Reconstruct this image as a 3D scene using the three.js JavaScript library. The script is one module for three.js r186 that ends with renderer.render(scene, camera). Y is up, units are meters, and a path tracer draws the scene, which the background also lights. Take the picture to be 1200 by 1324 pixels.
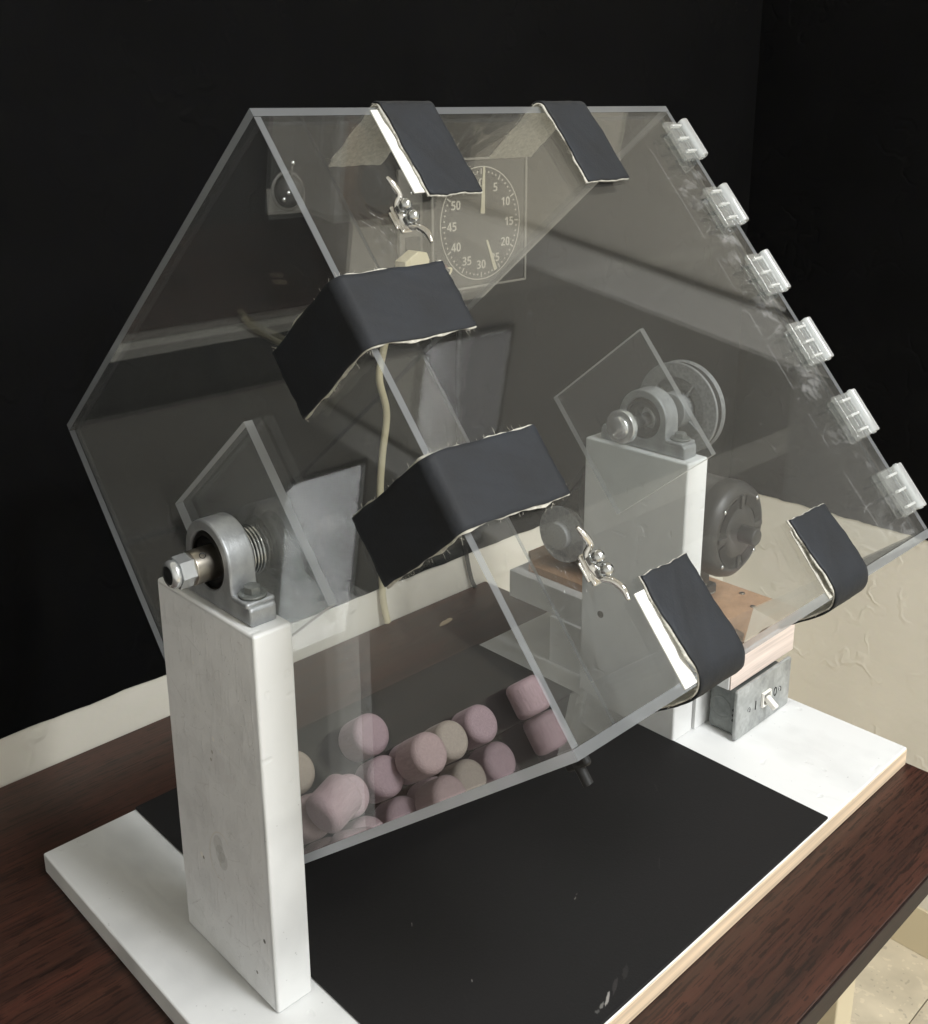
import * as THREE from 'three';
import { RoundedBoxGeometry } from 'three/addons/geometries/RoundedBoxGeometry.js';
import { mergeGeometries } from 'three/addons/utils/BufferGeometryUtils.js';
import { RectAreaLightUniformsLib } from 'three/addons/lights/RectAreaLightUniformsLib.js';

// ---------------------------------------------------------------- camera, light, exposure
RectAreaLightUniformsLib.init();
const scene = new THREE.Scene();
scene.background = new THREE.Color(0x000000);
const FULL_W = 1228.7, FULL_H = 1577.97, FOCAL = 1363.06;
const camera = new THREE.PerspectiveCamera(2 * Math.atan(FULL_H / 2 / FOCAL) * 180 / Math.PI, FULL_W / FULL_H, 0.02, 30);
camera.setViewOffset(FULL_W, FULL_H, 28.7, 253.97, 1200, 1324);
camera.position.set(-0.553, 0.5947, 0.5657);
camera.rotation.set(-0.2797, -0.757, -0.0083, 'YXZ');
const renderer = new THREE.WebGLRenderer({ antialias: true });
renderer.setSize(928, 1024);
renderer.toneMapping = THREE.LinearToneMapping;
renderer.toneMappingExposure = 1;
renderer.shadowMap.enabled = true;
// fluorescent ceiling fixtures: [x, z, width, depth, radiance]
const CEILING_Y = 1.75;
const FIXTURES = [[0.1, 1.32, 0.44, 0.88, 39], [0.1, 2.65, 0.44, 0.88, 36]];
for (const [x, z, w, d, power] of FIXTURES) {
  const lamp = new THREE.RectAreaLight(new THREE.Color(0.975, 0.988, 1), power, w * 0.94, d * 0.94);
  lamp.name = 'ceiling_lamp'; lamp.position.set(x, CEILING_Y - 0.03, z); lamp.rotation.x = -Math.PI / 2;
  scene.add(lamp);
}

// ---------------------------------------------------------------- helpers
let seed = 7;
const rnd = () => { seed = (seed * 1664525 + 1013904223) >>> 0; return seed / 4294967296; };
const rr = (a, b) => a + (b - a) * rnd();
const clamp = THREE.MathUtils.clamp, lerp = THREE.MathUtils.lerp;
const used = {};
const numbered = (n) => { used[n] = (used[n] ?? -1) + 1; return used[n] ? n + '_' + String(used[n]).padStart(3, '0') : n; };
const V = (x, y, z) => new THREE.Vector3(x, y, z);
function tag(o, label, category, group) { o.userData.label = label; o.userData.category = category; if (group) o.userData.group = group; return o; }
function thing(name, label, category, pos = [0, 0, 0], group) {
  const g = new THREE.Group(); g.name = numbered(name); g.position.set(...pos); scene.add(g); return tag(g, label, category, group);
}
function part(name, geo, mat, parent, kind) {
  const m = new THREE.Mesh(geo, mat); m.name = parent === scene ? numbered(name) : name; m.castShadow = m.receiveShadow = true;
  if (kind) m.userData.kind = kind;
  parent.add(m); return m;
}
// uv in metres from the dominant axis of each face
function boxUV(g, s = 1, swap = false) {
  const geo = g.index ? g.toNonIndexed() : g, p = geo.attributes.position, n = geo.attributes.normal, uv = new Float32Array(p.count * 2);
  const a = V(), b = V(), c = V();
  for (let i = 0; i < p.count; i += 3) {
    a.fromBufferAttribute(p, i); b.fromBufferAttribute(p, i + 1); c.fromBufferAttribute(p, i + 2);
    const f = b.clone().sub(a).cross(c.clone().sub(a)), ax = Math.abs(f.x), ay = Math.abs(f.y), az = Math.abs(f.z);
    [a, b, c].forEach((q, k) => {
      let u, v;
      if (ax >= ay && ax >= az) { u = q.z; v = q.y; } else if (ay >= az) { u = q.x; v = q.z; } else { u = q.x; v = q.y; }
      if (swap) [u, v] = [v, u];
      uv[(i + k) * 2] = u * s; uv[(i + k) * 2 + 1] = v * s;
    });
  }
  geo.setAttribute('uv', new THREE.BufferAttribute(uv, 2)); return geo;
}
const strip = (g) => { const q = g.index ? g.toNonIndexed() : g.clone(); for (const k of Object.keys(q.attributes)) if (!['position', 'normal', 'uv'].includes(k)) q.deleteAttribute(k); return q; };
const join = (list) => mergeGeometries(list.map(strip));
const box = (w, h, d, x = 0, y = 0, z = 0, r = 0.0015, seg = 2) => boxUV((r > 0 ? new RoundedBoxGeometry(w, h, d, seg, Math.min(r, w / 2.01, h / 2.01, d / 2.01)) : new THREE.BoxGeometry(w, h, d))).translate(x, y, z);
const slab = (x0, x1, y0, y1, z0, z1, r) => box(x1 - x0, y1 - y0, z1 - z0, (x0 + x1) / 2, (y0 + y1) / 2, (z0 + z1) / 2, r);
const cyl = (r, len, seg = 32, r2 = r) => new THREE.CylinderGeometry(r2, r, len, seg);
const hexFlat = (r, len) => { const g = new THREE.CylinderGeometry(r, r, len, 6).toNonIndexed(); g.computeVertexNormals(); return g; };
const lathe = (pts, seg = 48) => new THREE.LatheGeometry(pts.map(([r, y]) => new THREE.Vector2(r, y)), seg);
const toX = (g) => g.rotateZ(-Math.PI / 2);    // +y of the shape points along +x
const toZ = (g) => g.rotateX(Math.PI / 2);     // +y of the shape points along +z
function taper(points, radii, ring = 14, per = 10) {
  const curve = new THREE.CatmullRomCurve3(points.map((q) => V(...q))), n = (points.length - 1) * per, fr = curve.computeFrenetFrames(n);
  const pos = [], idx = [];
  for (let i = 0; i <= n; i++) {
    const t = i / n, f = t * (radii.length - 1), k = Math.min(Math.floor(f), radii.length - 2), c = curve.getPoint(t), r = lerp(radii[k], radii[k + 1], f - k);
    for (let j = 0; j < ring; j++) { const w = j / ring * Math.PI * 2; const q = c.clone().addScaledVector(fr.normals[i], r * Math.cos(w)).addScaledVector(fr.binormals[i], r * Math.sin(w)); pos.push(q.x, q.y, q.z); }
  }
  for (let i = 0; i < n; i++) for (let j = 0; j < ring; j++) { const a = i * ring + j, b = i * ring + (j + 1) % ring; idx.push(a, b, a + ring, b, b + ring, a + ring); }
  const e0 = pos.length / 3; const A = curve.getPoint(0), B = curve.getPoint(1); pos.push(A.x, A.y, A.z, B.x, B.y, B.z);
  for (let j = 0; j < ring; j++) { idx.push(e0, (j + 1) % ring, j); idx.push(e0 + 1, n * ring + j, n * ring + (j + 1) % ring); }
  const g = new THREE.BufferGeometry(); g.setAttribute('position', new THREE.Float32BufferAttribute(pos, 3)); g.setIndex(idx); g.computeVertexNormals();
  g.setAttribute('uv', new THREE.Float32BufferAttribute(new Float32Array(pos.length / 3 * 2), 2)); return g;
}

// ---------------------------------------------------------------- textures
const hash = (x, y, s) => { let h = Math.imul(x | 0, 374761393) ^ Math.imul(y | 0, 668265263) ^ Math.imul(s | 0, 2147483647); h = Math.imul(h ^ (h >>> 13), 1274126177); return ((h ^ (h >>> 16)) >>> 0) / 4294967296; };
function vnoise(u, v, px, py, s) {   // tiles with periods px, py
  const x = u * px, y = v * py, ix = Math.floor(x), iy = Math.floor(y), fx = x - ix, fy = y - iy, sx = fx * fx * (3 - 2 * fx), sy = fy * fy * (3 - 2 * fy);
  const H = (a, b) => hash(((a % px) + px) % px, ((b % py) + py) % py, s);
  return lerp(lerp(H(ix, iy), H(ix + 1, iy), sx), lerp(H(ix, iy + 1), H(ix + 1, iy + 1), sx), sy);
}
const fbm = (u, v, px, py, s, oct = 4) => { let t = 0, a = 0.5, n = 0; for (let i = 0; i < oct; i++) { t += a * vnoise(u, v, px << i, py << i, s + i * 17); n += a; a *= 0.5; } return t / n; };
function tex(w, h, fn, srgb = true, rep = [1, 1]) {
  const d = new Uint8Array(w * h * 4);
  for (let y = 0; y < h; y++) for (let x = 0; x < w; x++) { const c = fn(x / w, y / h), o = (y * w + x) * 4; d[o] = clamp(c[0], 0, 255); d[o + 1] = clamp(c[1], 0, 255); d[o + 2] = clamp(c[2], 0, 255); d[o + 3] = 255; }
  const t = new THREE.DataTexture(d, w, h, THREE.RGBAFormat); t.wrapS = t.wrapT = THREE.RepeatWrapping; t.magFilter = THREE.LinearFilter; t.minFilter = THREE.LinearFilter;
  if (srgb) t.colorSpace = THREE.SRGBColorSpace; t.repeat.set(...rep); t.needsUpdate = true; return t;
}
const grey = (w, h, fn, rep) => tex(w, h, (u, v) => { const g = fn(u, v); return [g, g, g]; }, false, rep);
function canvasTex(w, h, draw, rep = [1, 1], srgb = true) {
  const c = document.createElement('canvas'); c.width = w; c.height = h; const k = c.getContext('2d'); draw(k, w, h);
  const t = new THREE.CanvasTexture(c); if (srgb) t.colorSpace = THREE.SRGBColorSpace; t.wrapS = t.wrapT = THREE.RepeatWrapping; t.repeat.set(...rep); return t;
}
const std = (o) => new THREE.MeshStandardMaterial(o), phy = (o) => new THREE.MeshPhysicalMaterial(o);

// knock-down plaster relief, one tile is 0.5 m
const plasterBump = grey(512, 512, (u, v) => {
  const a = fbm(u + 0.03 * fbm(u, v, 9, 9, 3), v + 0.03 * fbm(u, v, 9, 9, 5), 9, 9, 11, 3), ridge = 1 - Math.abs(a - 0.52) * 14, k = clamp(ridge, 0, 1) * clamp((fbm(u, v, 6, 6, 77, 2) - 0.46) * 6, 0, 1);
  return 70 + 120 * k + 40 * clamp((a - 0.45) * 5, 0, 1) + 26 * fbm(u, v, 60, 60, 21, 2);
}, [2.6, 2.6]);
const plasterTone = tex(256, 256, (u, v) => { const n = 0.955 + 0.09 * (fbm(u, v, 5, 5, 40, 4) - 0.5); return [232 * n, 227 * n, 214 * n]; }, true, [1.3, 1.3]);
const blackTone = tex(256, 256, (u, v) => { const n = 0.8 + 0.5 * (fbm(u, v, 7, 7, 91, 4) - 0.3); return [12.5 * n, 12.5 * n, 13 * n]; }, true, [1.7, 1.7]);
const woodMap = tex(1024, 1024, (u, v) => {
  const wv = v + 0.012 * (fbm(u, v, 2, 4, 5, 3) - 0.5) + 0.03 * (vnoise(u, v, 2, 3, 31) - 0.5);
  const band = fbm(u, wv, 1, 26, 8, 3), fine = fbm(u, wv, 5, 200, 12, 2), pore = fbm(u, wv, 44, 420, 19, 1), red = fbm(u, wv, 2, 16, 61, 3);
  const t = 0.42 + 0.7 * (band - 0.42) + 0.45 * (fine - 0.5), r = clamp((red - 0.42) * 3, 0, 1), p = pore > 0.69 ? 0.66 : 1;
  return [(42 + 38 * t + 8 * r * t) * p, (28 + 23 * t) * p, (23 + 17 * t) * p];
}, true, [1.6, 2.6]);
const woodBump = grey(512, 512, (u, v) => 128 + 90 * (fbm(u, v, 12, 220, 19, 2) - 0.5), [1.6, 2.6]);
const rawWood = tex(512, 512, (u, v) => { const w = v + 0.02 * (fbm(u, v, 3, 5, 2, 3) - 0.5), g = fbm(u, w, 1, 30, 4, 3), f = fbm(u, w, 6, 160, 9, 2); const t = 1 + 0.22 * (g - 0.5) + 0.14 * (f - 0.5); return [222 * t, 200 * t, 172 * t]; }, true, [3, 6]);
const pinkWood = tex(512, 512, (u, v) => { const w = v + 0.03 * (fbm(u, v, 3, 4, 2, 3) - 0.5), g = fbm(u, w, 2, 40, 4, 3), f = fbm(u, w, 8, 160, 9, 2); const t = 1 + 0.16 * (g - 0.5) + 0.12 * (f - 0.5); return [216 * t, 201 * t, 191 * t]; }, true, [4, 9]);
const tanBoard = tex(256, 256, (u, v) => { const t = 1 + 0.14 * (fbm(u, v, 20, 20, 4, 3) - 0.5) + 0.1 * (fbm(u, v, 120, 120, 7, 1) - 0.5); return [176 * t, 140 * t, 108 * t]; }, true, [5, 5]);
const matMap = canvasTex(1024, 1024, (k, w, h) => {
  k.fillStyle = '#191818'; k.fillRect(0, 0, w, h);
  for (let i = 0; i < 9000; i++) { const g = 18 + rnd() * 18; k.fillStyle = `rgba(${g},${g},${g},0.35)`; k.fillRect(rnd() * w, rnd() * h, 1 + rnd() * 3, 1 + rnd() * 2); }
  for (let i = 0; i < 26; i++) { k.strokeStyle = `rgba(120,118,114,${0.05 + 0.16 * rnd()})`; k.lineWidth = 0.7 + rnd(); k.beginPath(); const x = rnd() * w, y = rnd() * h; k.moveTo(x, y); k.lineTo(x + rr(-40, 40), y + rr(-26, 26)); k.stroke(); }
  const put = (x, z, l, wd, a, al) => { k.save(); k.translate((x * 2.3 + 0.5) * w, (0.5 - z * 2.3) * h); k.rotate(a); k.fillStyle = `rgba(176,174,168,${al})`; k.beginPath(); for (let i = 0; i <= 14; i++) { const t = i / 14 * 6.28; k.lineTo(l * Math.cos(t) * rr(0.6, 1.1), wd * Math.sin(t) * rr(0.4, 1.3)); } k.fill(); k.restore(); };
  put(-0.079, 0.2065, 17, 3.2, 0.5, 0.8); put(-0.086, 0.2075, 9, 2.5, 0.3, 0.55); put(-0.092, 0.2085, 6, 4, 0, 0.35); put(-0.066, 0.203, 22, 3, 0.5, 0.16); put(-0.05, 0.2, 18, 5, 0.5, 0.1); put(-0.02, 0.128, 5, 1.4, 0.4, 0.55); put(-0.016, 0.126, 4, 1, 0.2, 0.4); put(-0.13, 0.06, 6, 0.9, 0.9, 0.7); put(-0.135, 0.13, 4, 0.9, 0.9, 0.9); put(0.06, 0.15, 20, 1.2, 0.6, 0.12);
});
const matBump = grey(256, 256, (u, v) => 128 + 70 * (fbm(u, v, 90, 90, 3, 2) - 0.5), [4, 4]);
const paintBump = grey(512, 512, (u, v) => {
  const drip = clamp((fbm(u, v, 14, 4, 3, 3) - 0.62) * 8, 0, 1), dent = clamp((0.19 - vnoise(u, v, 40, 40, 8)) * 14, 0, 1) * (vnoise(u, v, 9, 9, 70) > 0.62 ? 1 : 0);
  return 120 + 60 * drip - 90 * dent + 24 * (fbm(u, v, 50, 50, 5, 2) - 0.5);
}, [3.2, 3.2]);
const paintTone = tex(512, 512, (u, v) => {
  const dirt = clamp((fbm(u, v, 5, 4, 13, 4) - 0.5) * 3, 0, 1), fleck = vnoise(u, v, 150, 150, 3) > 0.985 ? 0.82 : 1, n = (1 - 0.1 * dirt) * fleck;
  return [230 * n, 231 * n, 230 * n];
}, true, [3, 3]);
// the dirty outer face of the left post: smears, a rubbed ring, filled screw holes; 0.12 m x 0.29 m
const postFace = canvasTex(512, 1240, (k, w, h) => {
  k.fillStyle = '#ebecec'; k.fillRect(0, 0, w, h);
  for (let i = 0; i < 240; i++) { const x = rnd() * w, y = rnd() * h, a = 0.022 * rnd(); k.fillStyle = `rgba(92,91,88,${a})`; k.beginPath(); k.ellipse(x, y, 20 + rnd() * 70, 10 + rnd() * 60, rnd() * 3, 0, 7); k.fill(); }
  for (let i = 0; i < 60; i++) { k.strokeStyle = `rgba(90,86,80,${0.03 + 0.05 * rnd()})`; k.lineWidth = 1 + rnd() * 5; const x = rnd() * w, y = rnd() * h; k.beginPath(); k.moveTo(x, y); k.quadraticCurveTo(x + rr(-60, 60), y + rr(-30, 30), x + rr(-90, 90), y + rr(-60, 60)); k.stroke(); }
  k.strokeStyle = 'rgba(226,224,218,0.8)'; k.lineWidth = 5; k.beginPath(); k.ellipse(250, 840, 62, 92, 0.3, 1.1, 5.2); k.stroke();
  k.lineWidth = 3; k.beginPath(); k.moveTo(220, 790); k.quadraticCurveTo(270, 830, 240, 880); k.stroke();
  k.fillStyle = 'rgba(120,118,112,0.16)'; for (const [x, y] of [[250, 830], [262, 850], [240, 800]]) { k.beginPath(); k.ellipse(x, y, 26, 34, 0.4, 0, 7); k.fill(); }
  for (const [x, y, r, c] of [[262, 420, 7, '#f2f0ea'], [250, 470, 5, '#b5b1a9'], [240, 500, 5, '#b5b1a9'], [300, 445, 4, '#efece5'], [130, 900, 9, '#f4f2ec'], [140, 905, 5, '#8a867f'], [180, 200, 4, '#efede7'], [475, 1010, 6, '#4c4842'], [420, 1160, 5, '#7b776f']]) { k.fillStyle = c; k.beginPath(); k.ellipse(x, y, r, r * 1.2, 0, 0, 7); k.fill(); }
});
const zincTone = tex(256, 256, (u, v) => { const c = fbm(u + 0.06 * vnoise(u, v, 8, 8, 2), v, 9, 9, 5, 3), t = 0.86 + 0.34 * (Math.round(c * 7) / 7 - 0.5) + 0.12 * (fbm(u, v, 40, 40, 6, 2) - 0.5); return [184 * t, 187 * t, 185 * t]; }, true, [7, 7]);
const zincRough = grey(256, 256, (u, v) => 95 + 90 * fbm(u, v, 10, 10, 55, 4), [7, 7]);
const castTone = tex(256, 256, (u, v) => { const t = 0.9 + 0.3 * (fbm(u, v, 8, 8, 5, 4) - 0.5); return [176 * t, 179 * t, 181 * t]; }, true, [12, 12]);
const castBump = grey(256, 256, (u, v) => 128 + 90 * (fbm(u, v, 60, 60, 9, 3) - 0.5), [14, 14]);
const rubberTone = tex(512, 512, (u, v) => { const t = 0.75 + 0.9 * (fbm(u, v, 5, 5, 44, 5) - 0.25), s = vnoise(u, v, 170, 170, 5) > 0.97 ? 7 : 0; return [20 * t + s, 24 * t + s, 30 * t + s]; }, true, [7, 7]);
const rubberBump = grey(512, 512, (u, v) => 128 + 80 * (fbm(u, v, 6, 6, 3, 3) - 0.5) + 50 * (fbm(u, v, 110, 110, 5, 2) - 0.5), [7, 7]);
const feltTone = tex(256, 256, (u, v) => { const t = 0.9 + 0.3 * (fbm(u, v, 50, 50, 7, 3) - 0.35); return [196 * t, 193 * t, 182 * t]; }, true, [12, 12]);
const foamTone = tex(256, 256, (u, v) => { const t = 0.94 + 0.14 * (fbm(u, v, 40, 40, 7, 3) - 0.5); return [255 * t, 255 * t, 255 * t]; }, true, [2, 2]);
const tileTone = tex(512, 512, (u, v) => {
  let t = 0.95 + 0.22 * (fbm(u, v, 6, 6, 3, 4) - 0.5); const s = fbm(u, v, 34, 34, 14, 2); if (s > 0.79) t *= 0.9; else if (s < 0.24) t *= 1.05;
  return [214 * t, 203 * t, 180 * t];
}, true, [3.6, 3.6]);
// scratches and settled dust on the acrylic: how much of the sheet scatters instead of passing the light
const scuffMap = canvasTex(1024, 1024, (k, w, h) => {
  k.fillStyle = '#fefefe'; k.fillRect(0, 0, w, h);
  for (let i = 0; i < 46; i++) { k.strokeStyle = `rgba(120,120,120,${0.06 + 0.2 * rnd()})`; k.lineWidth = 0.5 + rnd() * 0.4; const x = rnd() * w, y = rnd() * h, a = rnd() * 6.3, l = 5 + 44 * rnd() * rnd(); k.beginPath(); k.moveTo(x, y); k.quadraticCurveTo(x + Math.cos(a) * l * 0.5 + rr(-4, 4), y + Math.sin(a) * l * 0.5, x + Math.cos(a) * l, y + Math.sin(a) * l); k.stroke(); }
  for (let i = 0; i < 260; i++) { k.fillStyle = `rgba(130,130,130,${0.2 + 0.4 * rnd()})`; k.fillRect(rnd() * w, rnd() * h, 1, 1); }
}, [1, 1], false);

// the lid carries more wear: glue smears and scratches along its hinged side, as the photograph shows
const lidScuff = canvasTex(1024, 1024, (k, w, h) => {
  k.fillStyle = '#fefefe'; k.fillRect(0, 0, w, h);
  const stroke = (x, y, a, l, wd, al) => { k.strokeStyle = `rgba(90,90,90,${al})`; k.lineWidth = wd; k.beginPath(); k.moveTo(x, y); k.bezierCurveTo(x + Math.cos(a) * l * 0.3 + rr(-8, 8), y + Math.sin(a) * l * 0.3 + rr(-8, 8), x + Math.cos(a) * l * 0.7 + rr(-10, 10), y + Math.sin(a) * l * 0.7 + rr(-10, 10), x + Math.cos(a) * l, y + Math.sin(a) * l); k.stroke(); };
  for (let i = 0; i < 60; i++) stroke(rnd() * w, rnd() * h, rr(0, 6.3), 6 + 40 * rnd() * rnd(), 0.6, 0.08 + 0.2 * rnd());
  for (let i = 0; i < 90; i++) { const y = (0.04 + 0.92 * rnd()) * h; stroke(w * rr(0.86, 0.98), y, Math.PI + rr(-0.7, 0.7), 14 + 60 * rnd() * rnd(), 0.5 + 1.0 * rnd(), 0.05 + 0.18 * rnd()); }
  for (let i = 0; i < 46; i++) { const y = Math.round(rnd() * 6) / 6 * h * 0.9 + rr(10, 90); k.fillStyle = `rgba(120,120,120,${0.04 + 0.08 * rnd()})`; k.beginPath(); const cx = w * rr(0.9, 0.98); for (let q = 0; q < 9; q++) k.lineTo(cx + rr(-26, 26), y + rr(-22, 22)); k.fill(); }
  for (let y = 20; y < h - 20; y += 1) if (vnoise(y / h, 0.5, 40, 3, 9) > 0.45) { k.fillStyle = 'rgba(120,120,120,0.28)'; k.fillRect(w * 0.868 + 5 * Math.sin(y / 160), y, 1.4, 1); }
  for (let i = 0; i < 420; i++) { k.fillStyle = `rgba(120,120,120,${0.2 + 0.5 * rnd()})`; k.fillRect(rnd() * w, rnd() * h, 1, 1); }
}, [1, 1], false);

// ---------------------------------------------------------------- materials
const M = {
  plaster: std({ map: plasterTone, bumpMap: plasterBump, bumpScale: 0.0017, roughness: 0.75 }),
  blackPaint: phy({ map: blackTone, bumpMap: plasterBump, bumpScale: 0.0014, roughness: 0.85, specularIntensity: 0.16 }),
  ceiling: std({ color: new THREE.Color(0.8, 0.8, 0.8), roughness: 0.95 }),
  roomWall: std({ color: 0xe2e2e0, roughness: 0.85 }),
  tile: std({ map: tileTone, roughness: 0.45 }),
  grout: std({ color: 0x6b6152, roughness: 0.95 }),
  wood: std({ map: woodMap, bumpMap: woodBump, bumpScale: 0.0003, roughness: 0.42 }),
  tableEdge: std({ map: woodMap, color: 0x9a8a84, roughness: 0.55 }),
  chip: std({ color: 0xc9b79c, roughness: 0.9 }),
  beige: std({ color: 0xcdc1a4, roughness: 0.6 }),
  paint: std({ map: paintTone, bumpMap: paintBump, bumpScale: 0.0009, roughness: 0.42 }),
  postFace: std({ map: postFace, bumpMap: paintBump, bumpScale: 0.0007, roughness: 0.4 }),
  rawWood: std({ map: rawWood, roughness: 0.7 }),
  pinkWood: std({ map: pinkWood, roughness: 0.65 }),
  tan: std({ map: tanBoard, roughness: 0.7 }),
  mat: phy({ map: matMap, bumpMap: matBump, bumpScale: 0.0003, roughness: 0.75, specularIntensity: 0.6 }),
  cast: std({ map: castTone, bumpMap: castBump, bumpScale: 0.0004, metalness: 0.5, roughness: 0.42 }),
  zinc: std({ color: 0xb4b6b4, map: zincTone, roughnessMap: zincRough, metalness: 0.4, roughness: 0.85 }),
  steel: std({ color: 0xc6c8c8, metalness: 1, roughness: 0.22 }),
  chrome: std({ color: 0xe6e4e0, metalness: 1, roughness: 0.07 }),
  brassy: std({ color: 0xb5afa4, metalness: 1, roughness: 0.28 }),
  darkSteel: std({ color: 0x2a2826, metalness: 0.6, roughness: 0.45 }),
  black: std({ color: 0x0c0c0c, roughness: 0.6 }),
  motor: std({ color: 0x3a3937, roughness: 0.42, metalness: 0.2 }),
  pulley: std({ map: castTone, bumpMap: castBump, bumpScale: 0.0003, metalness: 0.45, roughness: 0.5, color: 0xe6e6e4 }),
  palePulley: std({ map: castTone, metalness: 0.3, roughness: 0.45, color: 0xffffff }),
  platePale: std({ map: zincTone, metalness: 0.2, roughness: 0.42 }),
  plated: std({ color: 0xcfd2d3, metalness: 0.75, roughness: 0.24 }),
  belt: std({ color: 0x111111, roughness: 0.75 }),
  rubber: std({ map: rubberTone, bumpMap: rubberBump, bumpScale: 0.0005, roughness: 0.72 }),
  felt: std({ map: feltTone, roughness: 0.95 }),
  whiteTape: std({ color: 0xf4f3ee, roughness: 0.35 }),
  fringe: std({ color: 0xc9c5b8, roughness: 0.9 }),
  plasticWhite: std({ color: 0xefece4, roughness: 0.35 }),
  cream: std({ color: 0xd2c8a6, roughness: 0.5 }),
  handPaint: std({ color: 0xb3ad95, roughness: 0.6 }),
  greyPaint: std({ color: 0x4a4843, roughness: 0.55 }),
  greyPlate: std({ color: 0x6d6a63, roughness: 0.5, metalness: 0.3 }),
  caseGrey: std({ color: 0x2b2a28, roughness: 0.5 }),
  caseRim: std({ color: 0x77746c, roughness: 0.45 }),
  pane: phy({ color: new THREE.Color(0.985, 0.99, 0.99), transmission: 1, transmissionMap: scuffMap, thickness: 0, ior: 1.49, roughness: 0.02, metalness: 0 }),
  lidPane: phy({ color: new THREE.Color(0.985, 0.99, 0.99), transmission: 1, transmissionMap: lidScuff, thickness: 0, ior: 1.49, roughness: 0.02, metalness: 0 }),
  paneEdge: phy({ color: new THREE.Color(0.80, 0.84, 0.88), transmission: 0.9, thickness: 0, ior: 1.49, roughness: 0.38 }),
  sawnEdge: phy({ color: new THREE.Color(0.76, 0.80, 0.87), transmission: 0.6, thickness: 0, ior: 1.49, roughness: 0.6 }),
  clear: phy({ color: new THREE.Color(0.97, 0.98, 0.98), transmission: 0.97, thickness: 0, ior: 1.49, roughness: 0.08 }),
  clearEdge: phy({ color: new THREE.Color(0.88, 0.91, 0.93), transmission: 0.85, thickness: 0, ior: 1.49, roughness: 0.5 }),
  hinge: phy({ color: new THREE.Color(0.98, 0.99, 0.98), transmission: 0.95, thickness: 0, ior: 1.55, roughness: 0.05 }),
  hingeRib: phy({ color: new THREE.Color(0.95, 0.96, 0.95), transmission: 0.72, thickness: 0, ior: 1.55, roughness: 0.12 }),
  lampGlow: std({ color: 0xffffff, emissive: new THREE.Color(1, 0.97, 0.9), emissiveIntensity: 1.5, roughness: 0.6 }),
  louvreFrame: std({ color: 0x9c9a93, roughness: 0.6 }), louvre: std({ color: 0x54524d, roughness: 0.6 }),
  lampFrame: std({ color: 0xdddad2, roughness: 0.5 }),
};
const foamBump = grey(256, 256, (u, v) => 128 + 110 * (fbm(u, v, 26, 14, 5, 4) - 0.5), [2, 2]);
const foamMat = (hex) => phy({ color: hex, map: foamTone, bumpMap: foamBump, bumpScale: 0.0008, roughness: 0.75, sheen: 0.3, sheenColor: new THREE.Color(0.9, 0.8, 0.8), sheenRoughness: 0.6 });
const pinkFoam = [foamMat(0xa48e92), foamMat(0x978388), foamMat(0x9d8a89)], creamFoam = [foamMat(0x978d83), foamMat(0x9b9083)];

// ---------------------------------------------------------------- room: walls, floor, ceiling
const WB = -0.362, WR = 0.985, WE = 0.395, FR = 2.6, WL = -1.7, WF = 3.4, FY = -0.75;   // the right wall is a short return that ends at WE; the room goes on to FR
const struct = (name, geo, mat) => { const m = part(name, geo, mat, scene); m.userData.kind = 'structure'; return m; };
const backWall = struct('wall_back', slab(WL, FR + 0.1, FY, CEILING_Y, WB - 0.1, WB, 0), M.plaster);
const rightWall = struct('wall_right', slab(WR, WR + 0.1, FY, CEILING_Y, WB, WE, 0), M.plaster);
struct('wall_far_right', slab(FR, FR + 0.1, FY, CEILING_Y, WB, WF, 0), M.roomWall);
struct('wall_left', slab(WL - 0.1, WL, FY, CEILING_Y, WB - 0.1, WF + 0.1, 0), M.roomWall);
struct('wall_front', slab(WL, FR + 0.1, FY, CEILING_Y, WF, WF + 0.1, 0), M.roomWall);
struct('ceiling', slab(WL - 0.1, FR + 0.1, CEILING_Y, CEILING_Y + 0.1, WB - 0.1, WF + 0.1, 0), M.ceiling);
const floor = struct('floor', slab(WL - 0.1, FR + 0.1, FY - 0.1, FY - 0.004, WB - 0.1, WF + 0.1, 0), M.grout);
{ // vinyl tiles near the table; beyond them one sheet of the same floor
  const s = 0.232, g = new RoundedBoxGeometry(s - 0.0016, 0.004, s - 0.0016, 1, 0.0008), kinds = [0, 1, 2].map((k) => { const q = boxUV(g.clone()); const uv = q.attributes.uv; for (let i = 0; i < uv.count; i++) uv.setXY(i, uv.getX(i) + k * 0.37, uv.getY(i) + k * 0.61); return q; });
  for (let i = 0; i < 6; i++) for (let j = 0; j < 6; j++) { const m = part('tile', kinds[(i * 2 + j * 5) % 3], M.tile, floor); m.position.set(WR - s * (i + 0.5), FY - 0.0018, WB + s * (j + 0.5)); }
  const x1 = WR - 6 * s, z1 = WB + 6 * s;
  part('far_tiles', join([slab(WL, x1, FY - 0.004, FY, WB, WF, 0), slab(x1, WR, FY - 0.004, FY, z1, WF, 0), slab(WR, FR, FY - 0.004, FY, WE, WF, 0)]), M.tile, floor, 'stuff');
}
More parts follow.
